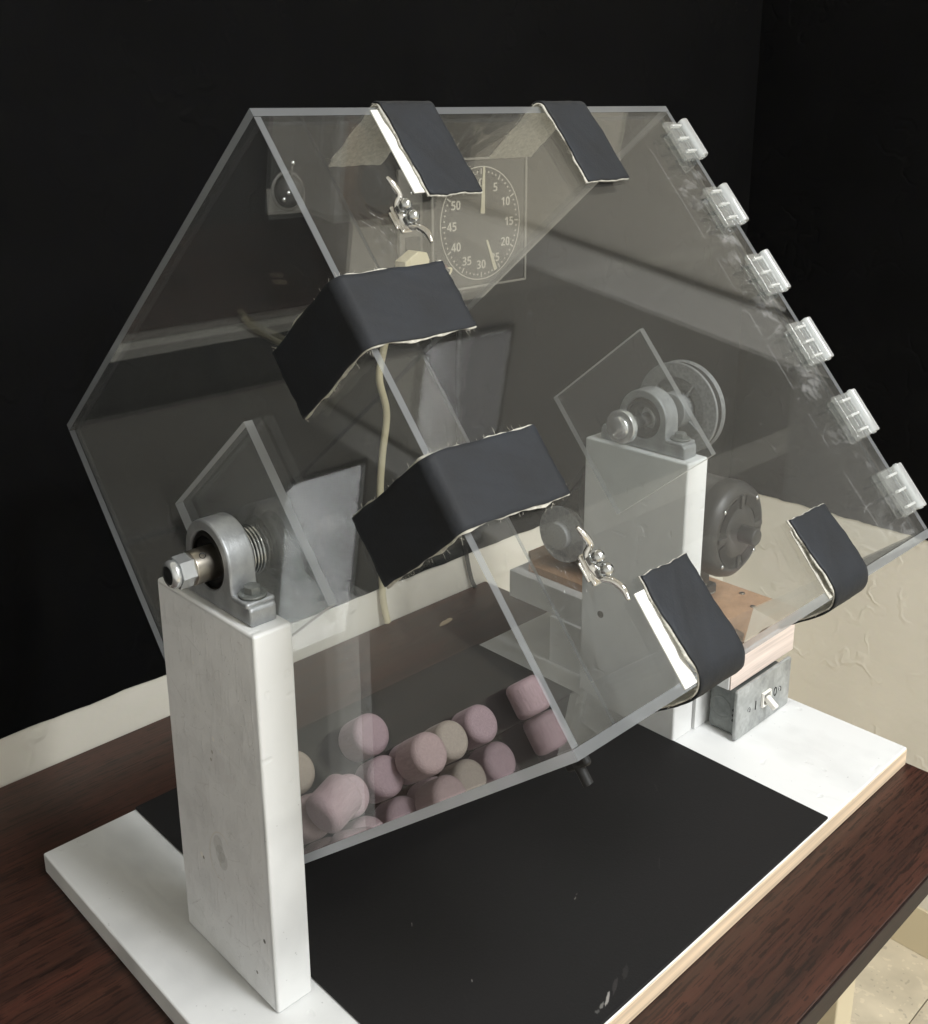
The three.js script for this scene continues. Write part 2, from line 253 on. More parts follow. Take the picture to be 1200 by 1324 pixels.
// black painted upper part of the two walls, with an uneven lower border
function paintedSheet(n, at, bottom, top, t, axis) {
  const pos = [], idx = []; let s = 0;
  for (let i = 0; i <= n; i++) { const a = at(i / n); s = s * 0.6 + rr(-0.0009, 0.0009); const b = bottom(a) + s; for (const [y, d] of [[b, 0], [b, t], [top, t], [top, 0]]) pos.push(...(axis === 'z' ? [a, y, d] : [-d, y, a])); }
  for (let i = 0; i < n; i++) for (let k = 0; k < 4; k++) { const a = i * 4 + k, b = i * 4 + (k + 1) % 4; idx.push(...(axis === 'z' ? [a, a + 4, b, b, a + 4, b + 4] : [a, b, a + 4, b, b + 4, a + 4])); }
  const g = new THREE.BufferGeometry(); g.setAttribute('position', new THREE.Float32BufferAttribute(pos, 3)); g.setIndex(idx); const q = g.toNonIndexed(); q.computeVertexNormals(); return boxUV(q);
}
const backPaint = part('black_paint', paintedSheet(220, (t) => lerp(WL + 0.02, WR - 0.0016, t), (x) => lerp(0.03, -0.036, clamp((x - 0.82) / 0.08, 0, 1)), 0.84, 0.0015, 'z'), M.blackPaint, backWall);
backPaint.position.z = WB;
const rightPaint = part('black_paint', paintedSheet(160, (t) => lerp(WB + 0.0001, WE - 0.002, t), () => -0.036, 0.84, 0.0015, 'x'), M.blackPaint, rightWall);
rightPaint.position.x = WR;
const casing = struct('wall_casing', slab(WR - 0.012, WR + 0.112, FY + 0.0005, CEILING_Y - 0.001, WE + 0.004, WE + 0.074, 0.002), M.lampFrame);
part('baseboard', slab(WR - 0.006, WR, FY + 0.0005, FY + 0.085, WB + 0.001, WE - 0.001, 0.001), M.beige, rightWall);
for (const [x, z, w, d] of FIXTURES) {
  const f = thing('ceiling_light', z < 2 ? 'fluorescent ceiling light nearest to the front of the table' : 'fluorescent ceiling light farther from the table, behind the nearer one', 'ceiling light', [x, CEILING_Y, z]);
  part('frame', join([slab(-w / 2 - 0.02, w / 2 + 0.02, -0.02, 0, -d / 2 - 0.02, -d / 2, 0.001), slab(-w / 2 - 0.02, w / 2 + 0.02, -0.02, 0, d / 2, d / 2 + 0.02, 0.001), slab(-w / 2 - 0.02, -w / 2, -0.02, 0, -d / 2, d / 2, 0.001), slab(w / 2, w / 2 + 0.02, -0.02, 0, -d / 2, d / 2, 0.001)]), M.lampFrame, f);
  part('diffuser', slab(-w / 2, w / 2, -0.012, -0.004, -d / 2, d / 2, 0), M.lampGlow, f);
}

{ // louvred ceiling light over the room to the right: narrow blades hide its lamps from low directions
  const x0 = 1.06, x1 = 1.35, z0 = 0.78, z1 = 1.4, pitch = 0.008, f = thing('louvred_ceiling_light', 'ceiling light with narrow louvre blades, to the right of the table', 'ceiling light', [0, CEILING_Y, 0]);
  part('frame', join([slab(x0 - 0.012, x1 + 0.012, -0.0185, -0.0005, z0 - 0.012, z0 - 0.0005, 0.001), slab(x0 - 0.012, x1 + 0.012, -0.0185, -0.0005, z1 + 0.0005, z1 + 0.012, 0.001), slab(x0 - 0.012, x0 - 0.0005, -0.0185, -0.0005, z0, z1, 0.001), slab(x1 + 0.0005, x1 + 0.012, -0.0185, -0.0005, z0, z1, 0.001)]), M.louvreFrame, f);
  part('diffuser', slab(x0, x1, -0.004, -0.001, z0, z1, 0), M.lampGlow, f);
  const blades = []; for (let x = x0 + pitch / 2; x < x1; x += pitch) blades.push(slab(x - 0.0006, x + 0.0006, -0.0185, -0.0121, z0 + 0.001, z1 - 0.001, 0));
  part('louvre_blades', join(blades), M.louvre, f, 'stuff');
  const lamp = new THREE.RectAreaLight(new THREE.Color(0.975, 0.988, 1), 12, x1 - x0 - 0.01, z1 - z0 - 0.01); lamp.name = 'louvred_lamp'; lamp.position.set((x0 + x1) / 2, CEILING_Y - 0.008, (z0 + z1) / 2); lamp.rotation.x = -Math.PI / 2; scene.add(lamp);
}

// ---------------------------------------------------------------- table
const TY = -0.0185, table = thing('table', 'dark brown wood-grain table under the white tumbler stand', 'table', [0, FY, 0]);
part('tabletop', slab(-1.25, 0.3785, TY - FY - 0.02, TY - FY, WB + 0.0025, 0.3, 0.0012), M.wood, table);
part('edge_strip', slab(-1.25, 0.3785, TY - FY - 0.0198, TY - FY - 0.0006, 0.3002, 0.3018, 0.0004), M.tableEdge, table);
for (const x of [-1.12, 0.245]) part('leg', slab(x, x + 0.035, 0.0005, TY - FY - 0.0203, -0.25, 0.235, 0.002), M.beige, table);
const crumb = new THREE.Shape(); crumb.moveTo(-0.012, -0.004); crumb.quadraticCurveTo(-0.004, 0.004, 0.004, 0.002); crumb.quadraticCurveTo(0.014, 0.006, 0.013, -0.001); crumb.quadraticCurveTo(0.004, -0.006, -0.012, -0.004);
tag(part('wood_chip', boxUV(new THREE.ExtrudeGeometry(crumb, { depth: 0.0012, bevelEnabled: false })).rotateX(-Math.PI / 2).translate(0.256, TY + 0.0003, -0.309), M.chip, scene), 'small tan scrap lying on the brown table behind the clear box', 'scrap');

// ---------------------------------------------------------------- white stand
const stand = thing('tumbler_stand', 'white painted wooden stand of a base board and two posts holding the clear box', 'stand', [0, TY, 0]);
const yb = -TY;   // top of the base board within the stand
part('base_board', slab(-0.2913, 0.3755, 0.0003, yb, -0.2157, 0.2188, 0.0016), M.paint, stand);
part('board_edge', slab(-0.2890, 0.3735, 0.0008, yb - 0.0016, 0.2189, 0.2197, 0.0003), M.rawWood, stand).userData.label = 'bare pale wood front edge of the base board';
function post(x0, x1, z0, z1, dirty) {
  const p = part('post', slab(x0, x1, yb + 0.0002, yb + 0.287, z0, z1, 0.0022), M.paint, stand);
  if (dirty) {
    const g = new THREE.PlaneGeometry(z1 - z0 - 0.005, 0.282).rotateY(-Math.PI / 2); const uv = g.attributes.uv;
    const f = part('worn_face', g.translate(x0 - 0.0004, yb + 0.1435, (z0 + z1) / 2), M.postFace, p); f.userData.label = 'smudged outer face of the left post';
  }
  return p;
}
post(-0.2436, -0.2146, -0.061, 0.0592, true);
const postR = post(0.2184, 0.2504, -0.062, 0.0575, false);
{ const s = part('screw_head', join([toX(cyl(0.0036, 0.001, 20)), toX(lathe([[0.0022, 0.0006], [0.0036, 0.0006], [0.0036, 0.0012], [0.0022, 0.0012]], 20))]), M.greyPlate, postR); s.position.set(0.2181, yb + 0.105, -0.036); }
part('upright', slab(0.2535, 0.285, yb + 0.0002, yb + 0.0555, -0.134, 0.059, 0.001), M.paint, stand);
part('shelf', slab(0.2575, 0.3765, yb + 0.0558, yb + 0.0885, -0.2, 0.091, 0.0012), M.paint, stand);
const sf = part('shelf_front', slab(0.2585, 0.3755, yb + 0.0562, yb + 0.0881, 0.0911, 0.0926, 0.0004), M.pinkWood, stand); sf.userData.label = 'bare pinkish wood front edge of the shelf under the motor';
{ const s = new THREE.Shape(); const x0 = 0.270, x1 = 0.3865, z0 = -0.205, z1 = 0.089; // notched corner at the back
  s.moveTo(x0, -z1); s.lineTo(x1, -z1); s.lineTo(x1, -z0); s.lineTo(x0 + 0.026, -z0); s.quadraticCurveTo(x0 + 0.016, -z0 - 0.016, x0, -z0 - 0.024); s.lineTo(x0, -z1);
  const tp = part('motor_plate', boxUV(new THREE.ExtrudeGeometry(s, { depth: 0.008, bevelEnabled: true, bevelSize: 0.0006, bevelThickness: 0.0006, bevelSegments: 1 })).rotateX(-Math.PI / 2).translate(0, yb + 0.0893, 0), M.tan, stand);
  tp.userData.label = 'flat tan board under the motor';
  for (const [x, z] of [[0.3555, 0.055], [0.375, 0.03]]) { const q = part('screw', join([lathe([[0, 0.0012], [0.0024, 0.001], [0.0034, 0], [0, 0]], 18)]), M.brassy, tp); q.position.set(x, yb + 0.0979, z); } }

const matT = thing('rubber_mat', 'black rubber sheet lying on the white base board under the clear box', 'mat', [0, 0.0001, 0]);
const mt = part('sheet', (() => { const g = slab(-0.208, 0.2197, 0.0002, 0.0028, -0.2149, 0.2186, 0.0008); const uv = g.attributes.uv; for (let i = 0; i < uv.count; i++) uv.setXY(i, uv.getX(i) * 2.3 + 0.5, uv.getY(i) * 2.3 + 0.5); return g; })(), M.mat, matT);

// ---------------------------------------------------------------- pillow-block bearings
const AX = 0.3156, PT = 0.287;
function bearing(label, x, pos) {
  const t = thing('pillow_block_bearing', label, 'bearing', [x, PT + 0.0002, 0], 'pillow block bearings on the posts');
  const H = AX - PT, w = 0.0195, R = 0.0256, s = new THREE.Shape();
  s.moveTo(-0.047, 0); s.lineTo(0.047, 0); s.lineTo(0.047, 0.0075); s.quadraticCurveTo(0.047, 0.0095, 0.044, 0.0095); s.lineTo(0.0295, 0.0098); s.quadraticCurveTo(0.0262, 0.011, 0.0258, 0.018); s.lineTo(R, H);
  s.absarc(0, H, R, 0, Math.PI, false); s.lineTo(-0.0258, 0.018); s.quadraticCurveTo(-0.0262, 0.011, -0.0295, 0.0098); s.lineTo(-0.044, 0.0095); s.quadraticCurveTo(-0.047, 0.0095, -0.047, 0.0075); s.lineTo(-0.047, 0);
  const hole = new THREE.Path(); hole.absarc(0, H, 0.0212, 0, Math.PI * 2, true); s.holes.push(hole);
  part('housing', boxUV(new THREE.ExtrudeGeometry(s, { depth: w - 0.004, bevelEnabled: true, bevelSize: 0.0016, bevelThickness: 0.002, bevelSegments: 3, curveSegments: 48 })).rotateY(Math.PI / 2).translate(-w / 2 + 0.002, 0.0017, 0), M.cast, t);
  const ring = part('outer_ring', toX(lathe([[0.0178, -0.0088], [0.0198, -0.0088], [0.0211, -0.0075], [0.0211, 0.0075], [0.0198, 0.0088], [0.0178, 0.0088], [0.0178, -0.0088]])), M.darkSteel, t); ring.position.y = H;
  const seal = part('seal', toX(lathe([[0.0115, -0.0052], [0.0177, -0.0068], [0.0177, 0.0068], [0.0115, 0.0052]])), M.black, t); seal.position.y = H;
  for (const z of [-0.0368, 0.0368]) {
    const f = part('foot', join([box(0.0215, 0.0042, 0.019, 0, 0.0131, z, 0.002, 3)]), M.cast, t);
    const b = part('bolt', join([lathe([[0, 0.0022], [0.0086, 0.0022], [0.0090, 0.0012], [0.0090, 0], [0, 0]], 36).translate(0, 0.0153, z), hexFlat(0.0056, 0.0042).rotateY(0.4).translate(0, 0.0195, z), lathe([[0, 0.0012], [0.0042, 0.0006], [0.005, 0]], 24).translate(0, 0.0217, z)]), M.zinc, t);
  }
  return t;
}
bearing('cast grey pillow block bearing with a lock nut, on top of the left front post', -0.2283);
bearing('cast grey pillow block bearing seen through the box, on top of the right rear post', 0.2345);

// ---------------------------------------------------------------- the clear box
const TH = 0.8782, h = 0.2, HX = 0.2026, T = 0.0046, T2 = 0.0058;   // T2: the top and bottom sheets
const tumbler = thing('tumbler_box', 'clear acrylic cube on an axle, tilted on edge, with black rubber straps and hinges', 'tumbling box', [0, AX, 0]);
tumbler.rotation.x = TH;
function panel(name, x0, x1, y0, y1, z0, z1, thin, cut) {   // two clear faces and four frosted edges; thin: the axis of its thickness
  const w = x1 - x0, hh = y1 - y0, d = z1 - z0, g = new THREE.BoxGeometry(w, hh, d).translate((x0 + x1) / 2, (y0 + y1) / 2, (z0 + z1) / 2), mats = [0, 1, 2, 3, 4, 5].map((k) => ((k >> 1) === thin || !cut.includes(k) ? (name === 'lid' && k === 2 ? M.lidPane : M.pane) : name === 'bottom_panel' && k === 1 ? M.sawnEdge : M.paneEdge));
  const uv = g.attributes.uv, ox = name === 'lid' ? 0 : rnd(), oy = name === 'lid' ? 0 : rnd(); for (let i = 0; i < uv.count; i++) uv.setXY(i, uv.getX(i) + ox, uv.getY(i) + oy);
  return part(name, g, mats, tumbler);
}
const e = 0.0004, I = HX - T;
panel('end_panel', -HX, -I, -h, h, -h + T2 + e, h - T2 - e, 0, [2, 3]).userData.label = 'left end panel with the near axle';
panel('end_panel', I, HX, -h, h, -h + T2 + e, h - T2 - e, 0, [2, 3]).userData.label = 'right end panel carrying the hinges';
panel('top_panel', -HX, HX, -h, h, -h, -h + T2, 2, [0, 1, 2]);
panel('bottom_panel', -HX, HX, -h, h, h - T2, h, 2, [0, 1, 2]);
panel('back_panel', -I + e, I - e, -h, -h + T, -h + T2 + e, h - T2 - e, 1, []);
panel('lid', -I + e, I - e, h - T, h, -h + T2 + e, h - T2 - e, 1, []).userData.label = 'hinged front lid';
const P = 0.0645;
for (const s of [-1, 1]) { const g = new THREE.BoxGeometry(0.0064, P * 2, P * 2); const m = part('axle_plate', g, [M.clear, M.clear, M.clearEdge, M.clearEdge, M.clearEdge, M.clearEdge], tumbler); m.position.x = s * (HX + 0.0034); }

// axle pieces
part('axle', toX(cyl(0.0062, 0.066, 32)).translate(-0.2326, 0, 0), M.steel, tumbler);
part('axle', toX(cyl(0.0062, 0.105, 32)).translate(0.2465, 0, 0), M.steel, tumbler);
part('lock_nut', join([toX(hexFlat(0.0108, 0.0098).rotateY(0.3)).translate(-0.2555, 0, 0), toX(lathe([[0.0062, 0], [0.0088, 0], [0.0094, 0.0015], [0.0092, 0.0035], [0.0078, 0.0052], [0.0062, 0.0056]], 36)).rotateY(Math.PI).translate(-0.2604, 0, 0)]), M.plated, tumbler);
const collar = part('lock_collar', toX(lathe([[0.0065, -0.0095], [0.0108, -0.0095], [0.0114, -0.0088], [0.0114, 0.0195], [0.0065, 0.0195]], 48)).translate(-0.2412, 0, 0), M.brassy, tumbler);
part('set_screw', lathe([[0, -0.0003], [0.0013, -0.0003], [0.0022, 0.0004], [0.0022, 0]], 18).translate(0, 0.0114, 0).rotateX(-0.25).translate(-0.2445, 0, 0), M.black, collar);
part('washer_stack', join([0, 1, 2, 3, 4, 5].map((k) => toX(lathe([[0.0062, -0.0011], [0.0168, -0.0011], [0.0176, -0.0004], [0.0176, 0.0004], [0.0168, 0.0011], [0.0062, 0.0011]], 44)).translate(-0.2172 + k * 0.0025, 0, 0))), M.steel, tumbler);
const domeBolt = (s) => join([toX(lathe([[0, 0.0048], [0.004, 0.0046], [0.0076, 0.0039], [0.0098, 0.0026], [0.0106, 0.0012], [0.0107, 0], [0, 0]], 40)), toX(lathe([[0, 0], [0.0152, 0], [0.0160, -0.0010], [0.0160, -0.0062], [0.0152, -0.0072], [0, -0.0072]], 48))]).rotateY(s > 0 ? 0 : Math.PI);
part('axle_bolt', domeBolt(-1).translate(I - 0.0074, 0, 0), M.plated, tumbler);

// hinges along the right edge of the lid
const hingeGeo = {
  leafA: box(0.0165, 0.0042, 0.037, -0.0095, 0.0022, 0, 0.0012), leafB: box(0.0042, 0.0165, 0.037, 0.0056, -0.0085, 0, 0.0012),
  knuckle: join([toZ(lathe([[0, -0.0181], [0.004, -0.0181], [0.0047, -0.0172], [0.0047, 0.0172], [0.004, 0.0181], [0, 0.0181]], 22)).translate(0.0048, 0.0048, 0)]),
  rib: join([-0.0125, 0, 0.0125].map((z) => box(0.0125, 0.0035, 0.0022, -0.009, 0.0058, z, 0.0008))),
  pin: toZ(cyl(0.0015, 0.0375, 12)).translate(0.0048, 0.0048, 0),
};
for (const z of [-0.162, -0.097, -0.0325, 0.031, 0.096, 0.1605]) {
  const hg = part('hinge', hingeGeo.leafA, M.hinge, tumbler); hg.position.set(HX - 0.0052, h + 0.0002, z);
  part('leaf', hingeGeo.leafB, M.hinge, hg); part('knuckle', hingeGeo.knuckle, M.hingeRib, hg); part('rib', hingeGeo.rib, M.hingeRib, hg); part('pin', hingeGeo.pin, M.clearEdge, hg);
}

// black rubber straps folded over the edges of the lid
const wob = (n, amp) => { const a = [0, 1, 2].map(() => [rr(0.4, 1), rr(0, 6.3)]); return (t) => amp * (a[0][0] * Math.sin(t * 5 + a[0][1]) + 0.6 * a[1][0] * Math.sin(t * 13 + a[1][1]) + 0.35 * a[2][0] * Math.sin(t * 29 + a[2][1])) + 0 * n; };
// edge: 'top' (along x at z = -h), 'side' (along z at x = -HX), 'front' (along x at z = +h); from..to along the edge; l1 on the lid, l2 on the other face; fold: how far the bend stands off
function strap(edge, from, to, l1, l2, fold, skew, label) {
  const path = [], R = fold, N = 26, K = 16;
  // a: outwards past the edge, b: outwards from the lid
  for (let i = 0; i <= N; i++) { const t = i / N; path.push([-l1 + t * (l1 - R * 0.9), 0.0016 + R * 0.22 * Math.sin(Math.pow(t, 2) * Math.PI * 0.62)]); }
  const A = path[path.length - 1]; for (let i = 1; i < 9; i++) { const w = i / 9 * Math.PI / 2, c = R * 0.9; path.push([-c + Math.sin(w) * (c + A[1]), -c + Math.cos(w) * (c + A[1])]); }
  for (let i = 0; i <= N; i++) { const t = 1 - i / N; path.push([0.0016 + R * 0.22 * Math.sin(Math.pow(t, 2) * Math.PI * 0.62), -l2 + t * (l2 - R * 0.9)]); }
  const len = [0]; for (let i = 1; i < path.length; i++) len.push(len[i - 1] + Math.hypot(path[i][0] - path[i - 1][0], path[i][1] - path[i - 1][1]));
  const L = len[len.length - 1], n = path.length, nor = path.map((q, i) => { const a = path[Math.max(0, i - 1)], b = path[Math.min(n - 1, i + 1)], d = Math.hypot(b[0] - a[0], b[1] - a[1]) || 1; return [-(b[1] - a[1]) / d, (b[0] - a[0]) / d].map((v) => v); });
  const sgn = (nor[0][1] > 0) ? 1 : -1;
  const w0 = wob(0, 0.0007), w1 = wob(0, 0.0007), e0 = wob(0, 0.0006), e1 = wob(0, 0.0006), sag = wob(0, 0.0005), f0 = wob(0, 0.0008), f1 = wob(0, 0.0008);
  const place = (along, a, b) => (edge === 'top' ? [along, h + b, -h - a] : edge === 'front' ? [along, h + b, h + a] : [-HX - a, h + b, along]);
  function sheet(off, th, grow, fray) {
    const pos = [], uv = [], idx = [];
    for (const side of [0, 1]) for (let i = 0; i < n; i++) for (let j = 0; j <= K; j++) {
      const s = len[i] / L, u = j / K, lo = from - grow - w0(s * 2) - fray * f0(s * 3 + 1) * 1.4, hi = to + grow + w1(s * 2) + fray * f1(s * 3 + 2) * 1.4;
      let along = lerp(lo, hi, u) + skew * (s - 0.5), end = (i === 0 ? -e0(u * 2) - grow * 0.7 : 0) + (i === n - 1 ? e1(u * 2) + grow * 0.7 : 0);
      const tx = i === 0 ? [path[1][0] - path[0][0], path[1][1] - path[0][1]] : i === n - 1 ? [path[n - 1][0] - path[n - 2][0], path[n - 1][1] - path[n - 2][1]] : [0, 0], tl = Math.hypot(...tx) || 1;
      const o = off + side * th + Math.max(0, sag(u * 2 + s * 3)) * 0.5 + (side ? 0 : 0);
      const a = path[i][0] + sgn * nor[i][0] * o + tx[0] / tl * end, b = path[i][1] + sgn * nor[i][1] * o + tx[1] / tl * end;
      pos.push(...place(along, a, b)); uv.push(len[i], u * (to - from));
    }
    const at = (sd, i, j) => sd * n * (K + 1) + i * (K + 1) + j, quad = (a, b, c, d) => idx.push(a, b, c, b, d, c);
    for (let i = 0; i < n - 1; i++) for (let j = 0; j < K; j++) { quad(at(1, i, j), at(1, i, j + 1), at(1, i + 1, j), at(1, i + 1, j + 1)); quad(at(0, i, j), at(0, i + 1, j), at(0, i, j + 1), at(0, i + 1, j + 1)); }
    for (let i = 0; i < n - 1; i++) { quad(at(0, i, 0), at(1, i, 0), at(0, i + 1, 0), at(1, i + 1, 0)); quad(at(1, i, K), at(0, i, K), at(1, i + 1, K), at(0, i + 1, K)); }
    for (let j = 0; j < K; j++) { quad(at(0, 0, j), at(0, 0, j + 1), at(1, 0, j), at(1, 0, j + 1)); quad(at(1, n - 1, j), at(1, n - 1, j + 1), at(0, n - 1, j), at(0, n - 1, j + 1)); }
    const g = new THREE.BufferGeometry(); g.setAttribute('position', new THREE.Float32BufferAttribute(pos, 3)); g.setAttribute('uv', new THREE.Float32BufferAttribute(uv, 2)); g.setIndex(idx); g.computeVertexNormals(); return g;
  }
  const st = part('rubber_strap', sheet(0.0016, 0.0014, 0, 0), M.rubber, tumbler); st.userData.label = label;
  part('fabric_backing', sheet(0.0002, 0.0013, 0.0006, 0.9), M.felt, st);
  // loose threads along the cut edges
  const threads = [];
  for (let k = 0; k < 70; k++) {
    const side = rnd(), i = Math.floor(rnd() * n), s = len[i] / L, end = rnd() < 0.3;
    let along = side < 0.5 ? from - 0.001 - w0(s * 2) : to + 0.001 + w1(s * 2), p0 = path[i];
    if (end) { along = rr(from, to); p0 = rnd() < 0.6 ? path[0] : path[n - 1]; }
    along += skew * (s - 0.5);
    const out = end ? 0 : (side < 0.5 ? -1 : 1), l = 0.0010 + 0.0034 * rnd() * rnd(), pts = [];
    let q = [along, p0[0] + sgn * nor[i][0] * 0.0012, p0[1] + sgn * nor[i][1] * 0.0012], d = [out + rr(-0.7, 0.7), rr(-0.7, 0.7), rr(-0.15, 0.4)];
    for (let m = 0; m < 4; m++) { pts.push(V(...place(q[0], q[1], q[2]))); q = q.map((v, c) => v + d[c] * l / 3); d = d.map((v) => v + rr(-0.6, 0.6)); }
    threads.push(new THREE.TubeGeometry(new THREE.CatmullRomCurve3(pts), 5, 0.00009, 4));
  }
  part('loose_threads', join(threads), M.fringe, st, 'stuff');
  return st;
}
strap('top', -0.108, -0.0635, 0.071, 0.062, 0.004, -0.003, 'black strap over the top edge of the lid, left one');
strap('top', 0.046, 0.0925, 0.070, 0.062, 0.004, -0.003, 'black strap over the top edge of the lid, right one');
strap('side', -0.081, -0.036, 0.077, 0.078, 0.0035, 0, 'black strap over the left edge of the lid, upper one');
strap('side', 0.031, 0.0755, 0.080, 0.077, 0.0035, 0, 'black strap over the left edge of the lid, lower one');
strap('front', -0.102, -0.058, 0.066, 0.05, 0.011, 0.004, 'black strap over the lower edge of the lid, left one');
strap('front', 0.051, 0.096, 0.056, 0.05, 0.011, 0.004, 'black strap over the lower edge of the lid, right one');
part('white_tape', slab(-0.1155, -0.1045, h + 0.0003, h + 0.0016, -0.197, -0.133, 0.0004), M.whiteTape, tumbler);
part('white_tape', slab(-0.1125, -0.101, h + 0.0003, h + 0.0016, 0.141, 0.1985, 0.0004), M.whiteTape, tumbler);
part('white_tape', slab(0.0475, 0.0545, h + 0.0003, h + 0.0012, 0.150, 0.199, 0.0004), M.felt, tumbler);

// chrome cleats with two cap nuts
const cleatGeo = {
  horns: join([taper([[-0.0088, 0.0135, -0.0212], [-0.0062, 0.0128, -0.0160], [-0.0030, 0.0102, -0.0098], [-0.0046, 0.0058, -0.0062], [-0.0036, 0.0044, 0.0015], [-0.0024, 0.0052, 0.0085], [-0.0008, 0.0098, 0.0128], [0.0006, 0.0124, 0.0190], [-0.0004, 0.0130, 0.0258]], [0.0011, 0.0022, 0.0020, 0.0022, 0.0036, 0.0022, 0.0020, 0.0022, 0.0011])]),
  base: join([box(0.0085, 0.003, 0.019, -0.0032, 0.0017, 0.0015, 0.0014, 3), box(0.012, 0.002, 0.012, -0.0035, 0.0012, 0.0015, 0.0009, 3)]),
  nut: join([hexFlat(0.0043, 0.0026).translate(0, 0.0063, 0), lathe([[0, 0.0076], [0.002, 0.0071], [0.0034, 0.0058], [0.0039, 0.0040], [0.0036, 0.0018], [0.0030, 0]], 28).translate(0, 0.0070, 0), cyl(0.0026, 0.005, 16).translate(0, 0.0035, 0)]),
};
for (const [x, z, turn] of [[-0.1345, -0.1160, 0], [-0.1310, 0.1170, 0.02]]) {
  const c = part('chrome_cleat', cleatGeo.horns, M.chrome, tumbler); c.position.set(x, h, z); c.rotation.y = turn;
  part('foot', cleatGeo.base, M.chrome, c);
  for (const s of [-1, 1]) { const n = part('cap_nut', cleatGeo.nut, M.steel, c); n.position.set(-0.0028 + s * 0.0006, 0.0008, 0.0018 + s * 0.0041); }
}
{ const k = part('wing_bolt', join([cyl(0.003, 0.016, 14).translate(0, 0.008, 0), box(0.005, 0.006, 0.018, 0, 0.004, 0, 0.002, 3), box(0.0035, 0.006, 0.0035, 0, 0.0135, 0, 0.0012)]).rotateX(Math.PI / 2), M.black, tumbler); k.position.set(-0.178, h - 0.03, h + 0.0004); }

// ---------------------------------------------------------------- foam plugs in the bottom of the box
const plugGeo = (r, l) => { const f = 0.0066, pts = [[0, -l / 2]]; for (let i = 0; i <= 6; i++) { const w = i / 6 * Math.PI / 2; pts.push([r - f + Math.sin(w) * f, -l / 2 + f - Math.cos(w) * f]); } for (let i = 0; i <= 6; i++) { const w = i / 6 * Math.PI / 2; pts.push([r - f + Math.cos(w) * f, l / 2 - f + Math.sin(w) * f]); } pts.push([0, l / 2]); return lathe(pts, 44); };
tumbler.updateMatrixWorld(true);
const plugs = [   // local place in the box, axis, colour, tilt, label
  [[0.098, -0.1778, 0.1767], 'z', 0, 0, 'pale pink foam plug standing alone at the right end of the box bottom'],
  [[0.0265, -0.1780, 0.1766], 'y', 1, 0.05, 'pink foam plug at the right end of the pile, apart from the others'],
  [[-0.0100, -0.1778, 0.1764], 'y', 'c0', 0.03, 'cream foam plug half hidden behind the salmon pink one of the pile'],
  [[-0.0600, -0.1425, 0.1757], 'y', 2, 0.07, 'salmon pink foam plug in front of a cream one, on top of the pile'],
  [[-0.0465, -0.1780, 0.1766], 'y', 0, 0, 'pale pink foam plug mostly hidden under the salmon pink one'],
  [[-0.0830, -0.1780, 0.1766], 'y', 1, 0, 'dusky pink foam plug in front, just left of the salmon pink one'],
  [[-0.0800, -0.1777, 0.1413], 'y', 1, 0.06, 'dusky pink foam plug at the back of the pile, highest up the panel'],
  [[-0.1490, -0.1405, 0.1747], 'x', 0, 0.3, 'pale pink foam plug lying sideways on top at the left of the pile'],
  [[-0.1195, -0.1780, 0.1766], 'y', 0, 0, 'pale pink foam plug at the right of the one lying sideways'],
  [[-0.1555, -0.1780, 0.1411], 'y', 'c1', 0.05, 'cream foam plug at the left end of the pile, beside the left post'],
  [[-0.1560, -0.1780, 0.1766], 'y', 2, 0, 'salmon pink foam plug under the sideways one, mostly behind the left post'],
];
const pg = plugGeo(0.0174, 0.0345);
for (const [at, axis, c, tilt, label] of plugs) {
  const m = part('foam_plug', pg, typeof c === 'number' ? pinkFoam[c] : creamFoam[+c[1]], scene);
  tag(m, label, 'foam plug', 'foam plugs in the clear box');
  m.position.copy(tumbler.localToWorld(V(...at))); m.scale.set(1, 1 - 0.05 * rnd(), 1).multiplyScalar(1 - 0.02 * rnd());
  const q = new THREE.Quaternion().setFromEuler(new THREE.Euler(axis === 'z' ? Math.PI / 2 : 0, 0, axis === 'x' ? Math.PI / 2 : 0));
  m.quaternion.copy(tumbler.quaternion).multiply(new THREE.Quaternion().setFromEuler(new THREE.Euler(0, axis === 'x' ? tilt : 0, axis === 'x' ? 0 : -tilt))).multiply(q).multiply(new THREE.Quaternion().setFromAxisAngle(V(0, 1, 0), rnd() * 6));
}

// ---------------------------------------------------------------- drive: pulley, belt, motor, switch
const PX = 0.2865;
const pul = thing('drive_pulley', 'large cast grey V-belt pulley on the axle behind the right bearing', 'pulley', [0, AX, 0]);
part('rim', toX(lathe([[0.031, -0.0075], [0.0445, -0.0075], [0.046, -0.0068], [0.046, -0.0055], [0.0385, -0.0012], [0.0385, 0.0012], [0.046, 0.0055], [0.046, 0.0068], [0.0445, 0.0075], [0.031, 0.0075]], 64)).translate(PX, 0, 0), M.pulley, pul);
part('web', toX(lathe([[0.012, -0.0022], [0.0315, -0.0022], [0.0315, 0.0022], [0.012, 0.0022]], 48)).translate(PX, 0, 0), M.pulley, pul);
const hub = part('hub', toX(lathe([[0.0064, -0.019], [0.0165, -0.019], [0.0178, -0.0178], [0.0178, 0.006], [0.0064, 0.006]], 48)).translate(PX, 0, 0), M.pulley, pul);
part('set_screw', cyl(0.0024, 0.0008, 16).translate(0, 0.0178, 0).rotateX(0.35).translate(PX - 0.011, 0, 0), M.black, hub);
for (let k = 0; k < 4; k++) part('spoke', box(0.008, 0.0145, 0.0026, PX - 0.004, 0.0245, 0, 0.001).rotateX(0), M.pulley, pul).rotation.x = 0.6 + k * Math.PI / 2;
const SY = 0.1425, SZ = -0.142, SR = 0.0255, BR = 0.0415;
const smallP = thing('motor_pulley', 'small grey pulley on the motor shaft, left of the right post', 'pulley', [PX, SY, SZ]);
